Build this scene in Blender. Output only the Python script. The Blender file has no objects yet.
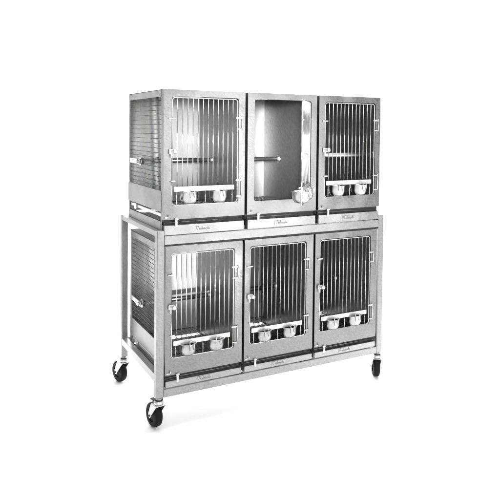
import bpy, bmesh, math, random
from mathutils import Matrix, Vector
random.seed(7)
scene = bpy.context.scene
col = scene.collection
PI = math.pi

# ------------------------------------------------------------------ materials
def new_mat(name):
    m = bpy.data.materials.new(name)
    m.use_nodes = True
    nt = m.node_tree
    return m, nt, nt.nodes['Principled BSDF']

def steel(name, base, rough, var=0.10, brush=(4, 4, 90), bump=0.05, metallic=1.0, blotch=0.12, turn=0.0, warp=0.0, grain=0.08):
    """sheet steel: polishing marks along one way (turn), cloudy handling marks, fine grain, slightly uneven sheet (warp)"""
    m, nt, b = new_mat(name)
    N, L = nt.nodes, nt.links
    tc = N.new('ShaderNodeTexCoord')
    rot = N.new('ShaderNodeMapping'); rot.inputs['Rotation'].default_value = (turn, turn, 0)
    L.new(tc.outputs['Object'], rot.inputs['Vector'])
    mp = N.new('ShaderNodeMapping'); mp.inputs['Scale'].default_value = brush
    L.new(rot.outputs['Vector'], mp.inputs['Vector'])
    def noise(vec, scale, detail):
        n = N.new('ShaderNodeTexNoise'); n.inputs['Scale'].default_value = scale; n.inputs['Detail'].default_value = detail
        L.new(vec, n.inputs['Vector']); return n.outputs['Fac']
    n1 = noise(mp.outputs['Vector'], 2.2, 4)
    n2 = noise(tc.outputs['Object'], 9, 4)
    n3 = noise(tc.outputs['Object'], 330, 2)
    mx = N.new('ShaderNodeMix'); mx.data_type = 'FLOAT'; mx.inputs[0].default_value = 0.2
    L.new(n1, mx.inputs[2]); L.new(n2, mx.inputs[3])
    mx2 = N.new('ShaderNodeMix'); mx2.data_type = 'FLOAT'; mx2.inputs[0].default_value = min(.9, grain * 4)
    L.new(mx.outputs[0], mx2.inputs[2]); L.new(n3, mx2.inputs[3])
    def mapr(src, lo, hi):
        mr = N.new('ShaderNodeMapRange')
        mr.inputs['From Min'].default_value = 0.32; mr.inputs['From Max'].default_value = 0.68
        mr.inputs['To Min'].default_value = lo; mr.inputs['To Max'].default_value = hi
        L.new(src, mr.inputs['Value']); return mr.outputs['Result']
    L.new(mapr(mx.outputs[0], max(0.05, rough - var), rough + var), b.inputs['Roughness'])
    g = mapr(mx2.outputs[0], base * (1 - blotch), base * (1 + blotch))
    cc = N.new('ShaderNodeCombineColor')
    for i in range(3): L.new(g, cc.inputs[i])
    L.new(cc.outputs['Color'], b.inputs['Base Color'])
    bp = N.new('ShaderNodeBump'); bp.inputs['Strength'].default_value = bump; bp.inputs['Distance'].default_value = 0.004
    L.new(mx.outputs[0], bp.inputs['Height'])
    if warp:
        n4 = noise(tc.outputs['Object'], 5, 1)
        b2 = N.new('ShaderNodeBump'); b2.inputs['Strength'].default_value = warp; b2.inputs['Distance'].default_value = 0.05
        L.new(n4, b2.inputs['Height']); L.new(b2.outputs['Normal'], bp.inputs['Normal'])
    L.new(bp.outputs['Normal'], b.inputs['Normal'])
    b.inputs['Metallic'].default_value = metallic
    return m

def plain(name, c, rough=0.5, metallic=0.0):
    m, nt, b = new_mat(name)
    N, L = nt.nodes, nt.links
    n = N.new('ShaderNodeTexNoise'); n.inputs['Scale'].default_value = 60; n.inputs['Detail'].default_value = 3
    tc = N.new('ShaderNodeTexCoord'); L.new(tc.outputs['Object'], n.inputs['Vector'])
    r = N.new('ShaderNodeMapRange'); r.inputs['To Min'].default_value = rough - .08; r.inputs['To Max'].default_value = rough + .08
    L.new(n.outputs['Fac'], r.inputs['Value']); L.new(r.outputs['Result'], b.inputs['Roughness'])
    b.inputs['Base Color'].default_value = (c, c, c, 1)
    b.inputs['Metallic'].default_value = metallic
    return m

M_FRAME = steel('frame_steel', 0.285, 0.36, brush=(64, 64, 2.5), turn=.75, warp=.26, blotch=.26)
M_RACK = steel('rack_steel', 0.40, 0.42, brush=(64, 64, 2.5), turn=.75, warp=.22, blotch=.24)
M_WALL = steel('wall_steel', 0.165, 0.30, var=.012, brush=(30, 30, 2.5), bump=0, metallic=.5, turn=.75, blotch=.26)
M_BACK_LIT = steel('lit_back_sheet', 0.66, 0.40, var=.012, brush=(60, 60, 5), bump=0, metallic=.2, blotch=.08, turn=.75)  # paler than the side walls; reflected studio light put into the base colour
M_TRAY = steel('tray_steel', 0.43, 0.38, brush=(64, 64, 2.5), turn=.75, warp=.22, blotch=.24)
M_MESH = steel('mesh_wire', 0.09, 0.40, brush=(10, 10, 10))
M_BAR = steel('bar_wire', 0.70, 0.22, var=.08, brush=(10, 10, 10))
M_CUP = steel('cup_steel', 0.57, 0.22, var=.05, brush=(20, 20, 20))
M_ZINC = steel('zinc_plate', 0.72, 0.38, brush=(12, 12, 12))
M_PERCH = steel('perch_tube', 0.56, 0.35, brush=(3, 50, 50))
M_RUBBER = plain('black_rubber', 0.004, 0.6)
M_RUBBER.node_tree.nodes['Principled BSDF'].inputs['Specular IOR Level'].default_value = 0.2
M_DARK = plain('dark_iron_shade', 0.015, 0.55)  # dark iron of the casters; also colours in shade in gaps, slots and cups
M_INK = plain('plate_ink', 0.22, 0.6)
M_PLATE = steel('plate_steel', 0.48, 0.40, brush=(20, 60, 60))
M_FLOOR = plain('white_paper', 0.93, 0.85)

# ------------------------------------------------------------------ mesh helpers
class MB:
    def __init__(self): self.bm = bmesh.new(); self.mi = 0
    def _mi(self, faces):
        for f in faces: f.material_index = self.mi
    def box(self, x0, x1, y0, y1, z0, z1, bev=0.0012):
        bm = self.bm
        r = bmesh.ops.create_cube(bm, size=1)
        vs = r['verts']
        for v in vs:
            v.co = Vector(((x0 + x1) / 2 + v.co.x * (x1 - x0), (y0 + y1) / 2 + v.co.y * (y1 - y0), (z0 + z1) / 2 + v.co.z * (z1 - z0)))
        if bev:
            es = list({e for v in vs for e in v.link_edges})
            b = min(bev, .3 * min(abs(x1 - x0), abs(y1 - y0), abs(z1 - z0)))
            rb = bmesh.ops.bevel(bm, geom=es, offset=b, segments=1, affect='EDGES', profile=.5)
            self._mi(rb['faces'])
        if self.mi:
            for v in vs:
                if v.is_valid: self._mi(v.link_faces)
        return self
    def tube(self, pts, r, n=8, caps=True):
        """round wire through a list of points"""
        bm = self.bm
        pts = [Vector(p) for p in pts]
        rings = []
        ref = None
        for i, p in enumerate(pts):
            if i == 0: d = pts[1] - p
            elif i == len(pts) - 1: d = p - pts[i - 1]
            else: d = (pts[i + 1] - p).normalized() + (p - pts[i - 1]).normalized()
            d.normalize()
            if ref is None:
                ref = Vector((0, 0, 1)) if abs(d.z) < .9 else Vector((1, 0, 0))
            u = (ref - d * ref.dot(d)).normalized(); w = d.cross(u); ref = u
            rr = r[i] if isinstance(r, (list, tuple)) else r
            rings.append([bm.verts.new(p + (u * math.cos(2 * PI * k / n) + w * math.sin(2 * PI * k / n)) * rr) for k in range(n)])
        for a, b in zip(rings, rings[1:]):
            for k in range(n):
                f = bm.faces.new((a[k], a[(k + 1) % n], b[(k + 1) % n], b[k])); f.smooth = True; f.material_index = self.mi
        if caps:
            for q in (rings[0][::-1], rings[-1]):
                f = bm.faces.new(q); f.material_index = self.mi
        return self
    def lathe(self, prof, M=Matrix.Identity(4), n=28):
        """profile (r, z) spun about local z, placed by M"""
        bm = self.bm
        rings = []
        for r, z in prof:
            if r < 1e-6: rings.append([bm.verts.new(M @ Vector((0, 0, z)))])
            else: rings.append([bm.verts.new(M @ Vector((r * math.cos(2 * PI * k / n), r * math.sin(2 * PI * k / n), z))) for k in range(n)])
        for a, b in zip(rings, rings[1:]):
            for k in range(n):
                k2 = (k + 1) % n
                if len(a) == 1 and len(b) == 1: continue
                if len(a) == 1: f = bm.faces.new((a[0], b[k2], b[k]))
                elif len(b) == 1: f = bm.faces.new((a[k], a[k2], b[0]))
                else: f = bm.faces.new((a[k], a[k2], b[k2], b[k]))
                f.smooth = True; f.material_index = self.mi
        return self
    def ring_plate(self, o, i, rad, y0, y1, n=5):
        """flat plate o=(x0,z0,x1,z1) with a rounded rectangular hole i, between depths y0 and y1"""
        bm = self.bm
        cs = [(i[0], i[1], 0), (i[2], i[1], 1), (i[2], i[3], 2), (i[0], i[3], 3)]
        oc = [(o[0], o[1]), (o[2], o[1]), (o[2], o[3]), (o[0], o[3])]
        sg = [(1, 1), (-1, 1), (-1, -1), (1, -1)]
        st = [PI, 1.5 * PI, 0, .5 * PI]
        lay = []
        for y in (y0, y1):
            arcs = []
            for (x, z, k) in cs:
                cx, cz = x + sg[k][0] * rad, z + sg[k][1] * rad
                arcs.append([bm.verts.new((cx + rad * math.cos(st[k] + j / n * PI / 2), y, cz + rad * math.sin(st[k] + j / n * PI / 2))) for j in range(n + 1)])
            out = [bm.verts.new((x, y, z)) for x, z in oc]
            lay.append((arcs, out))
        for (arcs, out), flip in zip(lay, (False, True)):
            for k in range(4):
                a = arcs[k]
                for j in range(n):
                    vs = (out[k], a[j + 1], a[j]) if flip else (out[k], a[j], a[j + 1])
                    bm.faces.new(vs[::-1])
                k2 = (k + 1) % 4
                vs = (out[k], out[k2], arcs[k2][0], a[n])
                bm.faces.new(vs if not flip else vs[::-1])
        f_, b_ = lay
        for k in range(4):
            k2 = (k + 1) % 4
            bm.faces.new((f_[1][k], b_[1][k], b_[1][k2], f_[1][k2]))
            fl = f_[0][k] + [f_[0][k2][0]]; bl = b_[0][k] + [b_[0][k2][0]]
            for j in range(len(fl) - 1):
                bm.faces.new((fl[j], fl[j + 1], bl[j + 1], bl[j]))
        return self
    def build(self, name, mats, parent=None, loc=None):
        bm = self.bm
        bmesh.ops.recalc_face_normals(bm, faces=bm.faces)
        me = bpy.data.meshes.new(name); bm.to_mesh(me); bm.free()
        if not isinstance(mats, (list, tuple)): mats = [mats]
        for m in mats: me.materials.append(m)
        o = bpy.data.objects.new(name, me); col.objects.link(o)
        if parent: o.parent = parent
        if loc: o.location = loc
        return o

def empty(name, loc, label, cat, group=None, rotz=0):
    o = bpy.data.objects.new(name, None); col.objects.link(o)
    o.empty_display_size = .05
    o.location = loc; o.rotation_euler = (0, 0, rotz)
    o['label'] = label; o['category'] = cat
    if group: o['group'] = group
    return o

# ------------------------------------------------------------------ white paper sweep
GZ = -0.009                                   # floor height
def sweep():
    bm = bmesh.new()
    prof = [(-9, GZ), (3.2, GZ)]
    for k in range(1, 13):
        a = k / 12 * PI / 2
        prof.append((3.2 + 1.5 * math.sin(a), GZ + 1.5 * (1 - math.cos(a))))
    prof.append((4.7, 6.5))
    rows = [[bm.verts.new((x, y, z)) for x in (-11, 13)] for y, z in prof]
    for a, b in zip(rows, rows[1:]):
        f = bm.faces.new((a[0], a[1], b[1], b[0])); f.smooth = True
    me = bpy.data.meshes.new('floor'); bm.to_mesh(me); bm.free()
    me.materials.append(M_FLOOR)
    o = bpy.data.objects.new('floor', me); col.objects.link(o)
    o['kind'] = 'structure'
    return o
sweep()

# ------------------------------------------------------------------ rack
W, D, T = 1.42, 0.655, 0.040
rack = empty('rolling_rack', (0, 0, GZ), 'tall square tube steel rack on black casters carrying two tiers of cages', 'rack')
def rbox(name, mat, *a, bev=.002):
    return MB().box(*a, bev=bev).build(name, mat, rack, (0, 0, -GZ))
for x in (0, W - T):
    for y in (0, D - T):
        rbox('post', M_RACK, x, x + T, y, y + T, .155, .987, bev=.004)
rbox('front_rail', M_RACK, T, W - T, .002, .034, .155, .195)
rbox('front_rail', M_RACK, T, W - T, .002, .034, .916, .960)
rbox('rear_rail', M_RACK, T, W - T, D - .034, D - .004, .228, .268)
rbox('rear_rail', M_RACK, T, W - T, D - .034, D - .004, .956, .976)
for x in (.002, W - T + .004):
    rbox('side_rail', M_RACK, x, x + .034, T, D - T, .228, .268)
    rbox('side_rail', M_RACK, x, x + .034, T, D - T, .958, .983)
rbox('rail_shade', M_DARK, T + .002, W - T - .002, .0035, .030, .9075, .9158, bev=0)  # dark strip added for the shade line under the upper front rail
for x in (.30, .70, 1.10):
    rbox('cross_bar', M_RACK, x, x + .03, .034, D - .04, .176, .196)

def caster(x, y, trail, braked):
    """swivel caster; trail is the way its wheel trails behind the swivel"""
    Rw, tl = .061, .046
    wz = GZ + Rw
    ang = math.atan2(trail[1], trail[0]) - PI / 2
    Mc = Matrix.Translation((x, y, 0)) @ Matrix.Rotation(ang, 4, 'Z')
    def put(mb): bmesh.ops.transform(mb.bm, matrix=Mc, verts=mb.bm.verts[:])
    h = MB()
    h.lathe([(0, .121), (.021, .121), (.024, .126), (.024, .136), (.015, .140), (.015, .1545), (0, .1545)])
    for s in (-1, 1):
        bm = h.bm
        xs = s * .026
        prof = [(-.024, .119), (.030, .119), (tl + .012, wz + .010), (tl + .008, wz - .010), (tl - .006, wz - .012), (tl - .016, wz + .004)]
        a = [bm.verts.new((xs - .0018, py, pz)) for py, pz in prof]
        b = [bm.verts.new((xs + .0018, py, pz)) for py, pz in prof]
        bm.faces.new(a); bm.faces.new(b[::-1])
        for k in range(len(prof)):
            k2 = (k + 1) % len(prof)
            bm.faces.new((a[k], a[k2], b[k2], b[k]))
    h.box(-.026, .026, -.026, .030, .1175, .1215, bev=.001)
    put(h); fork = h.build('caster', M_ZINC, rack, (0, 0, -GZ))
    Mx = Matrix.Translation((0, tl, wz)) @ Matrix.Rotation(PI / 2, 4, 'Y')
    t = MB().lathe([(.034, -.019), (.052, -.020), (.059, -.015), (.061, -.006), (.061, .006), (.059, .015), (.052, .020), (.034, .019)], Mx, 44)
    put(t); t.build('tyre', M_RUBBER, fork)
    r_ = MB().lathe([(0, -.021), (.010, -.021), (.011, -.013), (.034, -.013), (.036, -.010), (.036, .010), (.034, .013), (.011, .013), (.010, .021), (0, .021)], Mx, 32)
    put(r_); r_.build('hub', M_DARK, fork)
    b = MB().tube([(-.030, tl, wz), (.030, tl, wz)], .006, 8)
    put(b); b.build('axle_bolt', M_DARK, fork)
    if braked:
        br = MB().box(-.010, .010, .026, .072, .1225, .1275, bev=.001)
        put(br); br.build('brake_lever', M_DARK, fork)
    rc = MB().lathe([(.0155, .1405), (.0215, .1405), (.0215, .146), (.0155, .146)])
    put(rc); rc.build('swivel_ring', M_DARK, fork)
    return fork
for x, y, tr, b in ((.02, .02, (-.16, 1), True), (W - .02, .02, (.5, .85), False), (.02, D - .02, (-.25, .9), False), (W - .02, D - .02, (.2, .9), False)):
    caster(x, y, tr, b)

# ------------------------------------------------------------------ cages
H, CD = 0.705, 0.600            # cage height, depth
def lettering(mb, x0, z0, s, y):
    """a small worn maker's script: one tall initial and a run of short strokes"""
    mb.mi = 1
    def st(x1, z1, x2, z2, w=.0011):
        d = Vector((x2 - x1, 0, z2 - z1)); n = Vector((-d.z, 0, d.x)).normalized() * w
        a, b = Vector((x0 + x1 * s, y, z0 + z1 * s)), Vector((x0 + x2 * s, y, z0 + z2 * s))
        vs = [mb.bm.verts.new(p) for p in (a - n, a + n, b + n, b - n)]
        f = mb.bm.faces.new(vs); f.material_index = 1
    st(.0, 1.0, .05, .35); st(.05, .35, .25, .1); st(.25, .1, .42, .45); st(.42, .45, .45, 1.0); st(.2, .85, .8, 1.0)
    x = .75
    for k, hgt in enumerate((.55, .6, .95, .55, .6, .5, .55, .9, .5)):
        st(x, .15, x + .1, hgt); st(x + .1, hgt, x + .22, .15)
        x += .33
    st(.8, .02, x, .1, .0007)

def make_cage(x0, w, z0, label, letter_side, mesh_left, tray_drop, open_deg=None, y0=.005, perch_at=None):
    top_tier = z0 > .5
    c = empty('bird_cage', (x0, y0, z0), label, 'cage', 'stainless steel cages on the rack')
    def P(mb, name, mat, par=c): return mb.build(name, mat, par)
    # opening of the front frame
    ox0, ox1, oz0, oz1 = .040, w - .036, .130, .671
    if not top_tier: ox0 = .030; ox1 = w - .044; oz0 = .143
    # front frame: a ring plate with folded returns behind its edges
    f = MB()
    f.ring_plate((0, .060, w, H), (ox0, oz0, ox1, oz1), .014, 0, .003)
    f.box(.0005, .0035, .0032, .026, .060, H - .0005, bev=0)
    f.box(w - .0035, w - .0005, .0032, .026, .060, H - .0005, bev=0)
    f.box(.004, w - .004, .0032, .026, .060, .063, bev=0)
    f.box(ox0 - .004, ox0 - .001, .0032, .016, oz0 + .012, oz1 - .012, bev=0)
    f.box(ox1 + .001, ox1 + .004, .0032, .016, oz0 + .012, oz1 - .012, bev=0)
    fr = P(f, 'front_frame', M_FRAME)
    # sheet walls
    P(MB().box(.003, w - .003, CD - .004, CD, .034, H - .004, bev=0), 'back_wall', M_BACK_LIT)
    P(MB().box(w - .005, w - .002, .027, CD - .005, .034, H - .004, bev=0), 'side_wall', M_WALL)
    P(MB().box(.001, w - .001, .027, CD, H - .003, H, bev=0), 'shaded_top_panel', M_DARK)  # solid sheet, coloured dark for the shade over the cage top
    if mesh_left:
        fm = MB()
        fm.box(0, .004, .0268, .040, .004, H - .004)                        # front upright
        fm.box(0, .004, CD - .030, CD - .0045, .004, H - .004)                      # rear upright
        fm.box(-.001, .004, .041, CD - .031, H - .036, H - .004)                      # top strip
        P(fm, 'side_frame', M_FRAME)
        m = MB()
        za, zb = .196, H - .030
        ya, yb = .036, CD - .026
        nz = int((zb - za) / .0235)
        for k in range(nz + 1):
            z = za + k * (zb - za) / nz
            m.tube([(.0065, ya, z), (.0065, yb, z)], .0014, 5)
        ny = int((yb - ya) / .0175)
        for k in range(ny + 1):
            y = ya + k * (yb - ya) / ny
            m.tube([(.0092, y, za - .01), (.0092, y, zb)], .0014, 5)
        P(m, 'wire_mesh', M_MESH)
        P(MB().box(-.0015, .003, .034, CD - .002, .096, .200), 'side_panel', M_FRAME)
        P(MB().box(.006, .012, .041, CD - .032, .070, .086), 'tray_runner', M_ZINC)
        P(MB().box(-.001, .005, CD - .150, CD - .110, .060, .092), 'runner_bracket', M_ZINC)
        P(MB().box(-.001, .004, .041, CD - .031, .004, .047), 'bottom_strip', M_FRAME)
    else:
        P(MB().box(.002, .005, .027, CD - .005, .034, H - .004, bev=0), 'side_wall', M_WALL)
    # wire floor over the tray
    g = MB()
    for k in range(19):
        x = .014 + k * (w - .028) / 18
        g.tube([(x, .030, .078), (x, CD - .008, .078)], .0014, 5)
    for y in (.034, .22, .40, CD - .010):
        g.tube([(.008, y, .0752), (w - .008, y, .0752)], .0020, 6)
    P(g, 'floor_grid', M_MESH)
    for xa in (.001, w - .005):
        P(MB().box(xa, xa + .004, .0145, CD - .006, .001, .0335, bev=0).box(xa, xa + .004, .0145, .027, -tray_drop, .0005, bev=0), 'tray_channel_shade', M_DARK)  # channel sides coloured dark to keep the gaps between trays in shade
    P(MB().box(.006, w - .006, .0150, .0158, .0318, .0600, bev=0), 'slot_shade', M_DARK)  # dark sheet added behind the slot, stands in for its shade
    P(MB().tube([(.007, .0125, .0445), (w - .007, .0125, .0445)], .0016, 6), 'tray_rim', M_FRAME)
    # pull-out tray with its front lip, maker's plate and pull tab
    t = MB()
    t.box(.010, w - .010, .016, CD - .012, .020, .024, bev=0)
    t.box(.010, .013, .016, CD - .012, .0245, .048, bev=0)
    t.box(w - .013, w - .010, .016, CD - .012, .0245, .048, bev=0)
    t.box(.004, w - .002, -.001, .014, -tray_drop, .031, bev=.0015)
    tr = P(t, 'tray', M_TRAY)
    n = MB()
    px = .168 if letter_side == 0 else .17
    zc = .006 if top_tier else .016
    n.box(px, px + .088, -.0026, -.0012, zc - .011, zc + .012, bev=.0004)
    lettering(n, px + .007, zc - .007, .020, -.0030)
    P(n, 'nameplate', [M_PLATE, M_INK], tr)
    l = MB()
    l.box(.060, .072, -.006, -.0012, .022, .066, bev=.001)
    l.box(.056, .076, -.0095, -.0062, .058, .064, bev=.001)
    P(l, 'pull_tab', M_ZINC, tr)
    k = MB()
    k.box(.006, .030, -.006, -.0005, .068, .074, bev=.001)
    k.tube([(.026, -.008, .071), (.026, -.008, .084)], .003, 8)
    P(k, 'tray_catch', M_ZINC)
    # perch right across the cage with a flanged socket on each wall
    zp, yp = perch_at or ((.330, .405) if top_tier else (.320, .405))
    pr = P(MB().tube([(.007, yp, zp), (w - .006, yp, zp)], .0138, 16), 'perch', M_PERCH)
    for xs, s in ((.006, 1), (w - .006, -1)):
        Ms = Matrix.Translation((xs, yp, zp)) @ Matrix.Rotation(s * PI / 2, 4, 'Y')
        P(MB().lathe([(.0148, .001), (.024, .001), (.024, .004), (.019, .007), (.018, .018), (.0148, .018)], Ms, 24), 'socket', M_ZINC, pr)
    if mesh_left:
        P(MB().box(-.006, -.0005, yp - .020, yp + .150, zp - .014, zp + .012).tube([(-.018, yp, zp), (-.005, yp, zp)], .012, 6), 'perch_clamp', M_ZINC, pr)
    # door: wire grille hung on the right hand stile
    hx = ox1 - .006
    d = bpy.data.objects.new('door', None); col.objects.link(d); d.empty_display_size = .03
    d.parent = c; d.location = (hx, .004, oz0)
    if open_deg: d.rotation_euler = (0, 0, math.radians(open_deg))
    dw, dh = hx - ox0 - .004, oz1 - oz0 - .006           # local x from -dw to 0
    R = .0028
    rim = MB()
    rr = .016
    pts = []
    for (cx, cz, a0) in ((-dw + rr, rr, PI), (-rr, rr, 1.5 * PI), (-rr, dh - rr, 0), (-dw + rr, dh - rr, .5 * PI)):
        for j in range(6):
            a = a0 + j / 5 * PI / 2
            pts.append((cx + rr * math.cos(a), 0, cz + rr * math.sin(a)))
    pts = [((-dw + -rr * 0), 0, dh / 2)] + pts + [(-dw, 0, dh / 2)]
    # pts run: left middle -> bottom left -> bottom right -> top right -> top left -> left middle
    rim.tube(pts, R, 8)
    feeder = .068 if top_tier else .062
    fb0, fb1 = feeder, feeder + .024
    nb = 13
    for k in range(1, nb):
        x = -dw + k * dw / nb
        rim.tube([(x, 0, fb1 - .004), (x, 0, dh)], .0023, 8)
    for x in (-dw * .93, -dw * .5, -dw * .08):
        rim.tube([(x, 0, 0), (x, 0, fb0 + .004)], .0022, 6)
    P(rim, 'bar_grille', M_BAR, d)
    P(MB().box(-dw + .010, -.020, -.0046, -.0028, fb0, fb1, bev=.0006), 'feeder_bar', M_ZINC, d)
    for z, zl in ((dh * .82, .060), (dh * .215, .085)):
        h = MB()
        h.box(-.014, .020, -.0125, -.0085, z - .004, z + .004, bev=.001)
        h.tube([(.021, -.0105, z + .008), (.021, -.0105, z - zl)], .0029, 8)
        h.box(-.010, .019, -.0115, -.0085, z - zl, z - zl + .005, bev=.001)
        P(h, 'hinge', M_ZINC, d)
    for xa, xb, zc in ((-.022, .012, dh * .80), (-.010, .014, dh * .22)):
        P(MB().box(-dw + xa, -dw + xb, -.0125, -.0085, zc, zc + .006, bev=.001), 'keeper_clip', M_ZINC, d)
    la = MB()
    zl = dh * .50
    la.box(-dw - .020, -dw + .012, -.014, -.0085, zl - .012, zl + .012, bev=.002)
    la.lathe([(0, .026), (.008, .026), (.012, .021), (.012, .014), (.007, .009), (.007, 0), (0, 0)],
             Matrix.Translation((-dw + .004, -.013, zl + .002)) @ Matrix.Rotation(PI / 2, 4, 'X'), 20)
    la.box(-dw - .012, -dw - .006, -.018, -.0142, zl - .030, zl - .008, bev=.001)
    P(la, 'latch', M_ZINC, d)
    return c, d, dw, fb0

def cup_mesh():
    b = MB()
    r = .047
    prof = [(0, .0), (.022, .0), (.034, .004), (.041, .014), (r - .001, .028), (r, .058), (r + .003, .060), (r + .003, .062), (r - .002, .062),
            (r - .003, .030), (.038, .016), (.031, .007), (.020, .003), (0, .003)]
    b.lathe(prof, n=36)
    return b
def hook_mesh():
    h = MB()
    # wire hook that clips the cup over the bar of the feeder opening
    h.tube([(-.012, -.047, .034), (-.012, -.051, .056), (-.012, -.046, .072), (-.006, -.040, .078), (.006, -.040, .078), (.012, -.046, .072), (.012, -.051, .056), (.012, -.047, .034)], .0022, 7)
    return h

def cups_for(door_chain, dw, fb0, labels):
    c, d = door_chain
    Mw = Matrix.Translation(c.location) @ Matrix.Translation(d.location) @ Matrix.Rotation(d.rotation_euler.z, 4, 'Z')
    for x, lab in zip((-dw * .735, -dw * .285), labels):
        p = Mw @ Vector((x, .012, .003))
        o = cup_mesh().build('feeding_cup', M_CUP)
        o.location = p; o.rotation_euler = (random.uniform(-.03, .03), random.uniform(-.05, .05), d.rotation_euler.z + random.uniform(-.16, .16))
        o['label'] = lab; o['category'] = 'cup'; o['group'] = 'steel feeding cups hung in the cage doors'
        MB().lathe([(0, .047), (.026, .048), (.0425, .045), (.0425, .042), (0, .042)], n=24).build('cup_shade', M_DARK, o)  # dark disc added for the shade inside the cup
        hk = hook_mesh().build('hook', M_ZINC, o)

ZU, ZL = .980, .200
specs = [
 (.034, .447, ZU, 'upper tier cage at the wire mesh end, its door shut and bright wall inside', True, .017, None,
  ('steel cup nearer the mesh end in the door of the left cage, upper tier', 'steel cup nearer the hinges in the door of the left cage, upper tier')),
 (.497, .434, ZU, 'upper tier cage in the middle, the only one with its door swung open', False, .017, 50,
  ('steel cup at the free end of the door that is swung open', 'steel cup beside the hinge of the door that is swung open')),
 (.947, .436, ZU, 'upper tier cage at the far right end, door shut over a dark interior', False, .017, None,
  ('steel cup nearer the latch in the door of the right cage, upper tier', 'steel cup nearer the hinges in the door of the right cage, upper tier')),
 (.046, .427, ZL, 'lower tier cage at the wire mesh end, its door shut and light patches inside', True, .001, None,
  ('steel cup nearer the mesh end in the door of the left cage, lower tier', 'steel cup nearer the hinges in the door of the left cage, lower tier')),
 (.487, .432, ZL, 'lower tier cage in the middle, door shut over a dark interior', False, .001, None,
  ('steel cup nearer the latch in the door of the middle cage, lower tier', 'steel cup nearer the hinges in the door of the middle cage, lower tier')),
 (.933, .438, ZL, 'lower tier cage at the far right, door shut, under the other dark right cage', False, .001, None,
  ('steel cup nearer the latch in the door of the right cage, lower tier', 'steel cup nearer the hinges in the door of the right cage, lower tier')),
]
for x0, w, z0, lab, ml, drop, deg, cl in specs:
    c, d, dw, fb0 = make_cage(x0, w, z0, lab, 0, ml, drop, deg, perch_at=(.367, .050) if (x0 > .9 and z0 > .5) else None)
    cups_for((c, d), dw, fb0, cl)

# ------------------------------------------------------------------ light
world = bpy.data.worlds.new('World'); scene.world = world; world.use_nodes = True
bg = world.node_tree.nodes['Background']; bg.inputs[0].default_value = (1, 1, 1, 1); bg.inputs[1].default_value = 0.46
def area(name, loc, target, size, power, sy=None):
    l = bpy.data.lights.new(name, 'AREA'); l.energy = power; l.size = size
    if sy: l.shape = 'RECTANGLE'; l.size_y = sy
    o = bpy.data.objects.new(name, l); col.objects.link(o)
    o.location = loc
    o.rotation_euler = (Vector(target) - Vector(loc)).to_track_quat('-Z', 'Y').to_euler()
    return o
def spot(name, loc, target, deg, power, blend=.9, size=.12):
    l = bpy.data.lights.new(name, 'SPOT'); l.energy = power; l.spot_size = math.radians(deg); l.spot_blend = blend; l.shadow_soft_size = size
    o = bpy.data.objects.new(name, l); col.objects.link(o)
    o.location = loc
    o.rotation_euler = (Vector(target) - Vector(loc)).to_track_quat('-Z', 'Y').to_euler()
    return o
area('front_softbox', (1.7, -2.3, 1.15), (.75, .2, 1.15), 1.5, 27, 1.7)
area('overhead_lamp', (1.6, 1.6, 4.6), (1.6, 1.6, 0), 5.0, 400)
area('sweep_fill', (5.6, 1.4, 3.6), (6.2, 4.7, 2.2), 3.0, 200)  # added fill, evens out the fall-off on the right of the sweep
area('floor_fill', (2.5, 2.0, .62), (.6, .2, 0.0), 2.0, 180, .6)  # added low fill from behind, lifts the floor shadow under the rack
area('floor_fill', (.40, 1.9, .42), (.40, .3, 0.0), .7, 18, .4)  # second added fill, lightens what shadow remains on the floor
area('key_lamp', (-1.5, -3.4, 1.9), (.3, 0, .8), 1.2, 42)
spot('mid_fill_spot', (-.75, -2.3, 1.62), (.80, .35, 1.40), 13, 2000, 1.0, .3)  # added lamp, brightens the inside of the open cage
spot('mesh_end_fill_spot', (.30, -2.6, 1.60), (.36, .5, 1.40), 14, 390, 1.0, .25)  # added lamp, brightens the back wall of the upper left cage
spot('low_fill_spot', (.22, -2.6, .80), (.36, .55, .68), 10, 620, .9, .06)  # added lamp, makes the light patch in the lower left cage

# ------------------------------------------------------------------ camera
CAM = dict(f=605.7537, cx=252.4674, cy=147.4083, yaw=.4883, pitch=.0309, roll=.0101, C=(-.9739, -2.8176, 1.4944))
y_, p_, r_ = CAM['yaw'], CAM['pitch'], CAM['roll']
fwd = Vector((math.sin(y_) * math.cos(p_), math.cos(y_) * math.cos(p_), -math.sin(p_)))
rt = Vector((math.cos(y_), -math.sin(y_), 0)); up = rt.cross(fwd)
r2 = rt * math.cos(r_) + up * math.sin(r_); u2 = up * math.cos(r_) - rt * math.sin(r_)
cam = bpy.data.cameras.new('camera'); co = bpy.data.objects.new('camera', cam); col.objects.link(co)
M = Matrix.Identity(4)
for i in range(3):
    M[i][0] = r2[i]; M[i][1] = u2[i]; M[i][2] = -fwd[i]; M[i][3] = CAM['C'][i]
co.matrix_world = M
cam.sensor_width = 36; cam.lens = CAM['f'] / 500 * 36
cam.shift_x = (250 - CAM['cx']) / 500; cam.shift_y = (CAM['cy'] - 250) / 500
cam.clip_start = .05; cam.clip_end = 200
scene.camera = co
scene.view_settings.view_transform = 'Standard'
scene.view_settings.look = 'None'
scene.view_settings.gamma = 1
scene.view_settings.exposure = 0.0
scene.cycles.max_bounces = 10
scene.cycles.glossy_bounces = 8
